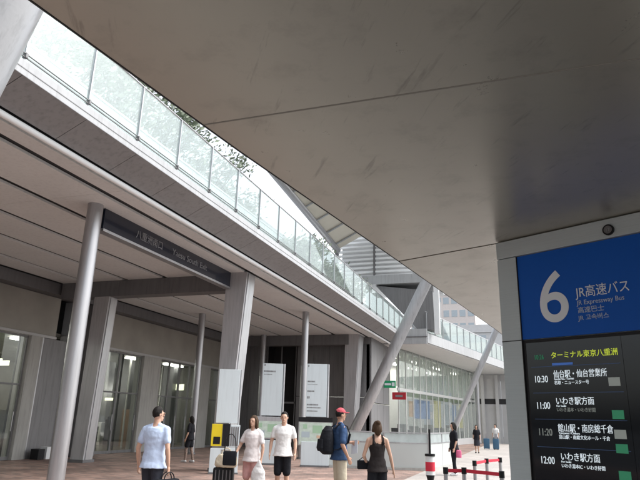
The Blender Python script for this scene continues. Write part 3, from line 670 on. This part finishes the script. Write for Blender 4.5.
def loft(B, rings, seg=20):
    prev = None
    for (x, y, z, rx, ry) in rings:
        r = [B.bm.verts.new((x + rx * math.cos(6.2832 * i / seg), y + ry * math.sin(6.2832 * i / seg), z)) for i in range(seg)]
        if prev:
            for i in range(seg): B.bm.faces.new((prev[i], prev[(i + 1) % seg], r[(i + 1) % seg], r[i]))
        else: B.bm.faces.new(r[::-1])
        prev = r
    B.bm.faces.new(prev)
def chain(B, pts, rs, sub=2):
    for i in range(len(pts)): B.ball(pts[i], rs[i], sub)
    for i in range(len(pts) - 1): B.tube(pts[i], pts[i + 1], rs[i], rs[i + 1], 14)
TOR = [(0, 0, .88, .13, .10), (0, 0, .93, .165, .118), (0, 0, 1.0, .158, .11), (0, .0, 1.10, .14, .098), (0, .0, 1.2, .15, .105), (0, .0, 1.3, .172, .112), (0, -.005, 1.38, .17, .098), (0, -.01, 1.43, .14, .075), (0, -.01, 1.465, .075, .055)]
def person(loc, rz, H, label, top=('shirt', 'c_white', 'short'), bot=('trousers', 'c_black', .12), hair='short', hairm='hair', skin='skin', arms=None, legs=((.0, 0), (0, 0)), fem=False, cap=None, det=.009, shoes='black', legskin=None, head_turn=0):
    """unscaled figure is 1.75 m; faces local +Y; arms = {side: (elbow, wrist)}"""
    root = thing('person', loc, label, 'person', None, rz)
    k = H / 1.75; wS = .90 if fem else 1.0
    sh = {s: Vector((s * .185 * wS, -.01, 1.40)) for s in (-1, 1)}
    A_ = {s: (Vector((s * .235 * wS, -.02, 1.13)), Vector((s * .245 * wS, .06, .89))) for s in (-1, 1)}
    if arms:
        for s in arms: A_[s] = (Vector(arms[s][0]), Vector(arms[s][1]))
    LG = {}
    for s, (dy, dx) in zip((-1, 1), legs):
        LG[s] = [Vector((s * .09, 0, .90)), Vector((s * .095 + dx * .5, dy * .5 + .02, .50)), Vector((s * .10 + dx, dy - .02, .085))]
    B = MB()
    loft(B, [(x, y, z, rx * (wS if z > 1.05 else 1.0), ry) for x, y, z, rx, ry in TOR])
    for s in (-1, 1): B.tube((s * .02, -.012, 1.475), (s * .165 * wS, -.01, 1.415), .042, .038, 14)
    B.tube((0, -.012, 1.42), (0, .008, 1.56), .058 * wS, .052 * wS, 14)
    # head, jaw, nose, ears, brow
    ht = Matrix.Rotation(head_turn, 4, 'Z')
    h0 = Vector((0, .012, 1.628))
    hp = lambda p: h0 + (ht @ Vector(p))
    B.ball(hp((0, -.005, .012)), .1, 3, (.76, .93, 1.05)); B.ball(hp((0, .022, -.055)), .06, 2, (.88, .95, .95)); B.ball(hp((0, .098, -.012)), .014, 2, (.8, 1.1, 1.6)); B.ball(hp((0, .078, .022)), .03, 2, (1.6, .5, .5))
    B.ball(hp((0, .082, -.052)), .018, 2, (1.4, .6, .5)); B.ball(hp((0, .07, -.088)), .022, 2, (1, .8, .8))
    for s in (-1, 1): B.ball(hp((s * .078, -.005, -.005)), .022, 2, (.4, .8, 1.35))
    hand_gap = det
    for s in (-1, 1):
        e, wv = A_[s]
        chain(B, [sh[s], sh[s].lerp(e, .5), e, e.lerp(wv, .35), wv], [.052 * wS, .045 * wS, .037 * wS, .037 * wS, .024 * wS])
        d = (wv - e).normalized(); side = Vector((s, 0, 0)); pn = d.cross(side).normalized(); fw_ = pn if pn.y > 0 else -pn
        pc = wv + d * .045
        for q in (-.022, -.008, .008, .022): B.tube(wv + fw_ * q * .5, pc + d * .035 + fw_ * q, .015, .012, 8)
        B.ball(pc, .034, 2, (.6, 1, 1))
        for j, q in enumerate((-.03, -.01, .01, .03)):
            L_ = (.055, .068, .072, .06)[j]; b0 = pc + d * .035 + fw_ * q; inn = -side * .4
            k1 = b0 + (d + inn * .25).normalized() * L_ * .5; k2 = k1 + (d + inn * 1.3).normalized() * L_ * .5
            chain(B, [b0, k1, k2], [.0098, .0092, .0082], 1)
        b0 = wv + d * .02 + fw_ * .022; k1 = b0 + (d * .7 + fw_ * .8 - side * .2).normalized() * .04; k2 = k1 + (d + fw_ * .15 - side * .3).normalized() * .03
        chain(B, [b0, k1, k2], [.013, .0108, .0095], 1)
    for s in (-1, 1):
        h, kn, an = LG[s]
        chain(B, [h, h.lerp(kn, .5), kn, kn.lerp(an, .3) + Vector((0, -.012, 0)), an], [.085, .072, .052, .052, .034])
        ft = an + Vector((s * .01, .13, -.055)); chain(B, [an + Vector((0, -.03, -.045)), an + Vector((0, .05, -.03)), ft], [.034, .036, .026])
    bmesh.ops.scale(B.bm, verts=B.bm.verts[:], vec=(k, k, k))
    body = remesh(B.bm, 'body', skin, root, det, 2)
    def fin_(B, n, m, vox=None, sm=3, wr=.004):
        bmesh.ops.scale(B.bm, verts=B.bm.verts[:], vec=(k, k, k)); return remesh(B.bm, n, m, root, vox or det * 1.35, sm, wr)
    # eyes, brows, mouth
    for s in (-1, 1):
        e = MB(); e.ball(hp((s * .030, .083, .004)), .006, 2, (1.4, .8, .7)); bmesh.ops.scale(e.bm, verts=e.bm.verts[:], vec=(k, k, k)); e.build('eye', 'eye', root, True)
        e = MB(); e.ball(hp((s * .031, .090, .026)), .005, 2, (2.6, .8, .45)); bmesh.ops.scale(e.bm, verts=e.bm.verts[:], vec=(k, k, k)); e.build('eyebrow', hairm, root, True)
    e = MB(); e.ball(hp((0, .091, -.050)), .006, 2, (2.8, .7, .7)); bmesh.ops.scale(e.bm, verts=e.bm.verts[:], vec=(k, k, k)); e.build('mouth', 'lips', root, True)
    # hair
    HB = MB(); HB.ball(hp((0, -.014, .028)), .1, 3, (.86, 1.0, 1.06))
    if hair != 'short':
        ln = {'bob': .16, 'long': .36, 'bun': .10}[hair]
        HB.ball(hp((0, -.04, -.03)), .085, 2, (1.0, .9, 1.1))
        chain(HB, [hp((0, -.05, 0)), hp((0, -.065, -ln * .5)), hp((0, -.075, -ln))], [.085, .08, .055])
        if hair == 'bun': HB.ball(hp((0, -.1, .09)), .045, 2)
        for s in (-1, 1): chain(HB, [hp((s * .062, .02, .03)), hp((s * .078, -.0, -.06)), hp((s * .07, -.02, -ln * .7))], [.03, .03, .02])
    iht = ht.inverted()
    for v in HB.bm.verts:
        q = iht @ (v.co - h0)
        if q.y > .03 and q.z < .062:
            q.y = min(q.y, .045); q.x *= .84 if hair == 'short' else .97; v.co = h0 + ht @ q
        elif hair == 'short' and q.z < -.03: q.x *= .8; q.z = max(q.z, -.06); q.y = max(q.y, -.088); v.co = h0 + ht @ q
    fin_(HB, 'hair', hairm, .011, 2, .004)
    # top
    nm, mm, slv = top; T = MB(); o_ = .024 if mm != 'c_lace' else .008
    zh = .84 if slv != 'crop' else 1.02
    rr = [(x, y, z, rx * (wS if z > 1.05 else 1) + o_, ry + o_ * 1.2) for x, y, z, rx, ry in TOR if zh < z < 1.44]
    if slv not in ('tank',):
        rr.append((0, -.01, 1.445, .11, .072))
    else: rr = [r for r in rr if r[2] < 1.36] + [(0, -.005, 1.37, .13, .095)]
    rr[0] = (rr[0][0], rr[0][1], zh, rr[1][3] + .032, rr[1][4] + .032); loft(T, rr)
    if slv == 'tank':
        for s in (-1, 1): T.tube((s * .10, -.115, 1.33), (s * .09, -.085, 1.44), .026, .022, 8); T.tube((s * .09, -.085, 1.44), (s * .085, -.02, 1.50), .022, .02, 8); T.tube((s * .085, -.02, 1.50), (s * .085, .09, 1.36), .02, .022, 8)
    if slv in ('short', 'half', 'long', 'crop'):
        f = {'short': .62, 'half': .85, 'long': 1, 'crop': .6}[slv]
        for s in (-1, 1):
            e, wv = A_[s]; T.tube((s * .03, -.012, 1.465), (s * .165 * wS, -.01, 1.417), .050, .050, 14); chain(T, [sh[s] + Vector((-s * .045, 0, .004)), sh[s] + Vector((-s * .004, 0, 0)), sh[s].lerp(e, f * .5), sh[s].lerp(e, f)], [.056, .060 if not fem else .055, .058, .060])
            if slv == 'long': chain(T, [e, e.lerp(wv, .93)], [.052, .036])
    if slv in ('short', 'half', 'crop'):
        pass
    t_ = fin_(T, nm, mm, None, 2, .008)
    if False:
        cB = MB(); cB.tube((0, -.014, 1.435), (0, -.004, 1.475), .088, .066, 20); bmesh.ops.scale(cB.bm, verts=cB.bm.verts[:], vec=(k, k, k)); cB.build('collar', mm, t_, True, True)
    # bottoms
    nm, mm, hem = bot; T = MB(); loft(T, [(0, 0, .86, .15, .115), (0, 0, .93, .172, .124), (0, 0, .985, .160, .114)])
    if nm == 'skirt': loft(T, [(0, 0, .98, .165, .12), (0, 0, .9, .185, .135), (0, 0.01, hem, .20, .15)][::-1])
    else:
        for s in (-1, 1):
            h, kn, an = LG[s]
            if hem > .5:
                f = (.9 - hem) / .4; pe = h.lerp(kn, f); chain(T, [h, pe], [.099, .088 if hem < .62 else .095])
                pts = [h, h.lerp(kn, f)]
            elif hem > .3: chain(T, [h, kn, kn.lerp(an, (.5 - hem) / .42)], [.1, .082, .078])
            else: chain(T, [h, h.lerp(kn, .5), kn, kn.lerp(an, .5), kn.lerp(an, 1 - (hem - .08) / .5)], [.1, .088, .068, .062, .056])
    fin_(T, nm, mm)
    if mm == 'c_grey' and top[1] == 'x':
        be = MB(); loft(be, [(0, 0, 1.025, .166, .124), (0, 0, 1.055, .162, .12)]); bmesh.ops.scale(be.bm, verts=be.bm.verts[:], vec=(k, k, k)); be.build('belt', 'black', root, True, True)
    if legskin:
        T = MB()
        for s in (-1, 1):
            h, kn, an = LG[s]; chain(T, [h.lerp(kn, .4), kn, kn.lerp(an, .35) + Vector((0, -.012, 0)), an], [.085, .06, .058, .042])
        fin_(T, 'leggings', legskin)
    for s in (-1, 1):
        an = LG[s][2]; T = MB(); ft = an + Vector((s * .01, .14, -.045)); chain(T, [an + Vector((0, -.035, -.035)), an + Vector((0, .04, -.028)), ft], [.046, .046, .038])
        for v in T.bm.verts: v.co.z = max(v.co.z, .004)
        fin_(T, 'shoe', shoes, .012, 2, 0)
    if cap:
        T = MB(); T.ball(hp((0, -.008, .042)), .104, 3, (.84, .98, .92))
        for v in T.bm.verts:
            q = iht @ (v.co - h0)
            if q.z < .035: q.z = .035; v.co = h0 + ht @ q
        T.ball(hp((0, .11, .045)), .07, 2, (.95, 1.0, .16))
        fin_(T, 'cap', cap, .010, 2, 0)
    root['k'] = k
    return root
def facing(x, y, deg):   # deg: 0 = away from the viewer, 90 = to the viewer's left, 180 = towards, -90 = right
    return math.atan2(-x, y) + R(deg)

# 1 businessman walking towards the doors
P1 = (-5.52, 8.34)
person((*P1, 0), facing(*P1, -28), 1.74, 'man in pale blue shirt and dark trousers seen from behind carrying a black bag', ('shirt', 'c_blue', 'short'), ('trousers', 'c_grey', .1), head_turn=R(-35), legs=((.10, 0), (-.12, 0)), arms={1: ((.25, -.06, 1.13), (.27, -.02, .88)), -1: ((-.27, -.02, 1.13), (-.27, .04, .88))}, det=.0105)
def hold(P, rz, l):
    c, s = math.cos(rz), math.sin(rz); return Vector((P[0] + l[0] * c - l[1] * s, P[1] + l[0] * s + l[1] * c, l[2]))
h = hold(P1, facing(*P1, -28), (.27, -.0, .78))
bg_ = thing('briefcase', (h.x, h.y, .42), 'soft black business bag hanging from the hand of the man in pale blue', 'bag', rz=facing(*P1, -28) + R(70))
MB().box(-.2, .2, -.06, .06, 0, .27, .03).build('bag_body', 'c_black', bg_, True, True)
hb = MB()
for s in (-.03, .03):
    pts = [Vector((.1 * math.cos(a), s * (1 if a not in (1.57,) else .3), .265 + .10 * math.sin(a))) for a in [i * math.pi / 10 for i in range(11)]]
    for a, b in zip(pts, pts[1:]): hb.tube(a, b, .009, seg=8)
hb.build('bag_handles', 'black', bg_, True, True)
MB().box(-.15, .15, -.068, -.058, .04, .16, .006).build('bag_pocket', 'c_black', bg_, True)

# 2 far walker near the doors
P2 = (-11.9, 20.2)
person((*P2, 0), facing(*P2, 60), 1.62, 'far walker in dark top and brown patterned trousers near the station doors', ('shirt', 'c_black', 'half'), ('shorts', 'c_black', .62), hair='bob', legs=((.12, 0), (-.12, 0)), legskin='c_pat', shoes='shoe', fem=True, det=.015)
# 3 woman with luggage
P3 = (-5.17, 11.16); f3 = facing(*P3, 150)
person((*P3, 0), f3, 1.66, 'woman in pinkish white top and pink patterned shorts beside a black suitcase', ('shirt', 'c_pink', 'short'), ('shorts', 'c_pinks', .56), hair='long', hairm='hair_brown', fem=True, det=.0105, shoes='shoe', arms={1: ((.27, .05, 1.14), (.24, .25, 1.0)), -1: ((-.25, 0, 1.12), (-.24, .04, .88))})
h = hold(P3, f3, (.26, .27, .0))
bb = thing('black_handbag', (h.x - .03, h.y - .08, .73), 'black shoulder bag held against the pink and white outfit', 'bag', rz=f3 + R(20))
MB().box(-.13, .13, -.05, .05, 0, .26, .03).build('bag_body', 'c_black', bb, True, True)
hb = MB(); pts = [Vector((.11 * math.cos(a), 0, .25 + .32 * math.sin(a) ** .7)) for a in [i * math.pi / 12 for i in range(13)]]
for a, b in zip(pts, pts[1:]): hb.tube(a, b, .009, seg=8)
hb.build('shoulder_strap', 'black', bb, True, True); MB().box(-.02, .02, -.056, -.05, .1, .2).build('clasp', 'steel_light', bb, True)
h = hold(P3, f3, (-.26, .06, 0))
wb = thing('white_carrier_bag', (h.x - .04, h.y - .05, .42), 'white plastic carrier bag hanging low beside the woman in pink', 'bag', rz=f3)
B = MB(); loft(B, [(0, 0, 0, .12, .05), (0, 0, .04, .15, .08), (0, 0, .2, .14, .07), (.0, 0, .3, .09, .03), (0, 0, .42, .015, .012)]); remesh(B.bm, 'bag_body', 'c_white', wb, .01, 3, .008)
# suitcase and cream tote
scs = thing('suitcase', (-5.78, 11.2, 0), 'black upright wheeled suitcase left of the woman in pink', 'suitcase', rz=R(20))
MB().box(-.2, .2, -.12, .12, .06, .66, .035).build('shell', 'black', scs, True, True)
rb = MB()
for i in range(5): rb.box(-.15 + i * .07, -.13 + i * .07, -.127, .127, .1, .62, .004)
rb.build('ribs', 'beam', scs, True)
hd_ = MB(); hd_.tube((-.09, .1, .64), (-.09, .1, .98), .01, seg=8); hd_.tube((.09, .1, .64), (.09, .1, .98), .01, seg=8); hd_.tube((-.1, .1, .98), (.1, .1, .98), .016, seg=8); hd_.build('pull_handle', 'steel', scs, True, True)
for a in (-.15, .15):
    for b in (-.08, .08): MB().tube((a - .012, b, .032), (a + .012, b, .032), .028, seg=14).build('wheel', 'black', scs, True, True)
tb = thing('cream_tote_bag', (-5.72, 11.16, .665), 'cream canvas tote bag lying on top of the black suitcase', 'bag', rz=R(12))
B = MB(); loft(B, [(0, 0, 0, .2, .1), (0, 0, .05, .23, .12), (0, 0, .16, .22, .1), (.02, 0, .24, .17, .07)]); remesh(B.bm, 'bag_body', 'c_cream', tb, .012, 3, .012)
hb = MB(); pts = [Vector((.1 * math.cos(a), 0, .22 + .14 * math.sin(a))) for a in [i * math.pi / 10 for i in range(11)]]
for a, b in zip(pts, pts[1:]): hb.tube(a, b, .01, seg=8)
hb.build('bag_handles', 'c_cream', tb, True, True)
# 4 man in white T-shirt
P4 = (-5.07, 12.51)
person((*P4, 0), facing(*P4, 172), 1.76, 'man in plain white T-shirt and black shorts standing before the middle totem', ('t_shirt', 'c_white', 'short'), ('shorts', 'c_black', .52), det=.0105, shoes='shoe', arms={1: ((.26, .0, 1.13), (.27, .08, .9)), -1: ((-.26, .0, 1.13), (-.27, .08, .9))})
# 5 man with backpack, red cap
P5 = (-3.52, 11.6); f5 = facing(*P5, -68)
person((*P5, 0), f5, 1.84, 'man in navy shirt, khaki shorts and red cap facing right with a backpack', ('shirt', 'c_navy', 'half'), ('shorts', 'c_khaki', .52), skin='skin_tan', cap='c_red', det=.0105, arms={-1: ((-.25, .04, 1.13), (-.16, .30, 1.14)), 1: ((.27, -.06, 1.12), (.25, .06, .90))})
bpk = thing('backpack', (P5[0], P5[1], 0), 'black backpack worn by the man in the red cap', 'backpack', rz=f5)
B = MB(); loft(B, [(0, -.26, .98, .13, .08), (0, -.28, 1.04, .17, .13), (0, -.28, 1.25, .17, .13), (0, -.26, 1.42, .14, .1), (0, -.24, 1.5, .07, .05)]); remesh(B.bm, 'pack_body', 'c_black', bpk, .01, 3, .006)
B = MB(); loft(B, [(0, -.40, 1.04, .1, .05), (0, -.41, 1.1, .12, .06), (0, -.40, 1.26, .11, .04)]); remesh(B.bm, 'front_pocket', 'c_black', bpk, .01, 3, .004)
for s in (-1, 1):
    q = MB(); pts = [(s * .10, -.17, 1.46), (s * .11, -.03, 1.56), (s * .12, .10, 1.50), (s * .13, .155, 1.36), (s * .17, .10, 1.2), (s * .19, -.06, 1.1), (s * .14, -.19, 1.06)]
    for a, b in zip(pts, pts[1:]): q.bar(a, b, .05, .012)
    q.build('shoulder_strap', 'black', bpk, True)
h = hold(P5, f5, (-.14, .37, 0))
pp = thing('white_paper', (h.x, h.y, 1.0), 'folded white paper held by the man with the backpack', 'paper', rz=f5 + R(30))
MB().hexa([(-.08, 0, -.02), (.08, 0, 0), (.08, .004, 0), (-.08, .004, -.02)], [(-.08, .02, .24), (.08, -.01, .25), (.08, -.006, .25), (-.08, .024, .24)]).build('sheet', 'white', pp, True)
# 6 woman in black
P6 = (-2.56, 10.7)
person((*P6, 0), facing(*P6, 14), 1.62, 'woman in dark sleeveless lace top and black shorts seen from behind', ('top', 'c_lace', 'tank'), ('shorts', 'c_black', .62), hair='bun', hairm='hair_brown', fem=True, det=.0105, arms={-1: ((-.26, .0, 1.12), (-.17, .16, .98)), 1: ((.25, -.02, 1.12), (.31, .0, .86))})
h = hold(P6, facing(*P6, 14), (-.22, .16, 0))
pz = thing('small_black_purse', (h.x, h.y, .80), 'small black purse at the hip of the woman in the lace top', 'purse', rz=facing(*P6, 14))
MB().box(-.1, .1, -.04, .04, 0, .15, .02).build('bag_body', 'c_black', pz, True, True); MB().tube((-.08, 0, .14), (0, 0, .2), .007, seg=6).tube((0, 0, .2), (.08, 0, .14), .007, seg=6).build('wrist_strap', 'black', pz, True)
# 7 at the barrier
P7 = (-2.42, 20.9)
person((*P7, 0), facing(*P7, 110), 1.66, 'person in dark top and black trousers standing beyond the red queue belts', ('shirt', 'c_black', 'half'), ('trousers', 'c_black', .1), hair='bob', fem=True, legs=((.05, 0), (-.06, 0)), det=.015, shoes='shoe')
pk = thing('pink_bag', (P7[0] + .17, P7[1] - .17, .56), 'small bright pink bag at the side of the person beyond the belts', 'bag')
M['pinkbag'] = mat('pink_fabric', (.6, .12, .24), .6)
B = MB(); loft(B, [(0, 0, 0, .08, .04), (0, 0, .04, .09, .05), (0, 0, .2, .085, .04), (0, 0, .24, .07, .02)]); remesh(B.bm, 'bag_body', 'pinkbag', pk, .012, 2, .004)
# 8, 9 far people
P8 = (-3.04, 37.9)
person((*P8, 0), facing(*P8, 170), 1.6, 'distant woman in black and grey walking before the far column', ('shirt', 'c_black', 'half'), ('skirt', 'c_grey', .45), hair='bob', fem=True, det=.02, legs=((.08, 0), (-.08, 0)))
P9 = (-2.31, 44.9)
person((*P9, 0), facing(*P9, 150), 1.68, 'distant person in white top standing with blue luggage by the sign edge', ('shirt', 'c_white', 'half'), ('trousers', 'c_grey', .1), det=.02)
M['bluecase'] = mat('blue_luggage', (.04, .11, .19), .4)
for dx, lb in ((-.5, 'left one of two distant blue suitcases'), (.12, 'right one of two distant blue suitcases')):
    c = thing('blue_suitcase', (P9[0] + dx - .1, P9[1] - .5, 0), lb, 'suitcase', 'distant blue luggage')
    MB().box(-.2, .2, -.13, .13, .06, .72, .03).build('shell', 'bluecase', c, True, True); MB().box(-.1, .1, .08, .1, .72, 1.05).build('pull_handle', 'steel', c, True)
    for a in (-.15, .15): MB().tube((a - .012, 0, .03), (a + .012, 0, .03), .03, seg=12).build('wheel', 'black', c, True)
P10 = (-18.7, 23.3)
person((*P10, 0), facing(*P10, 90), 1.7, 'person in white shirt walking inside behind the station glass door', ('shirt', 'c_white', 'half'), ('trousers', 'c_grey', .1), det=.018)

print('script time', time.time() - T0)
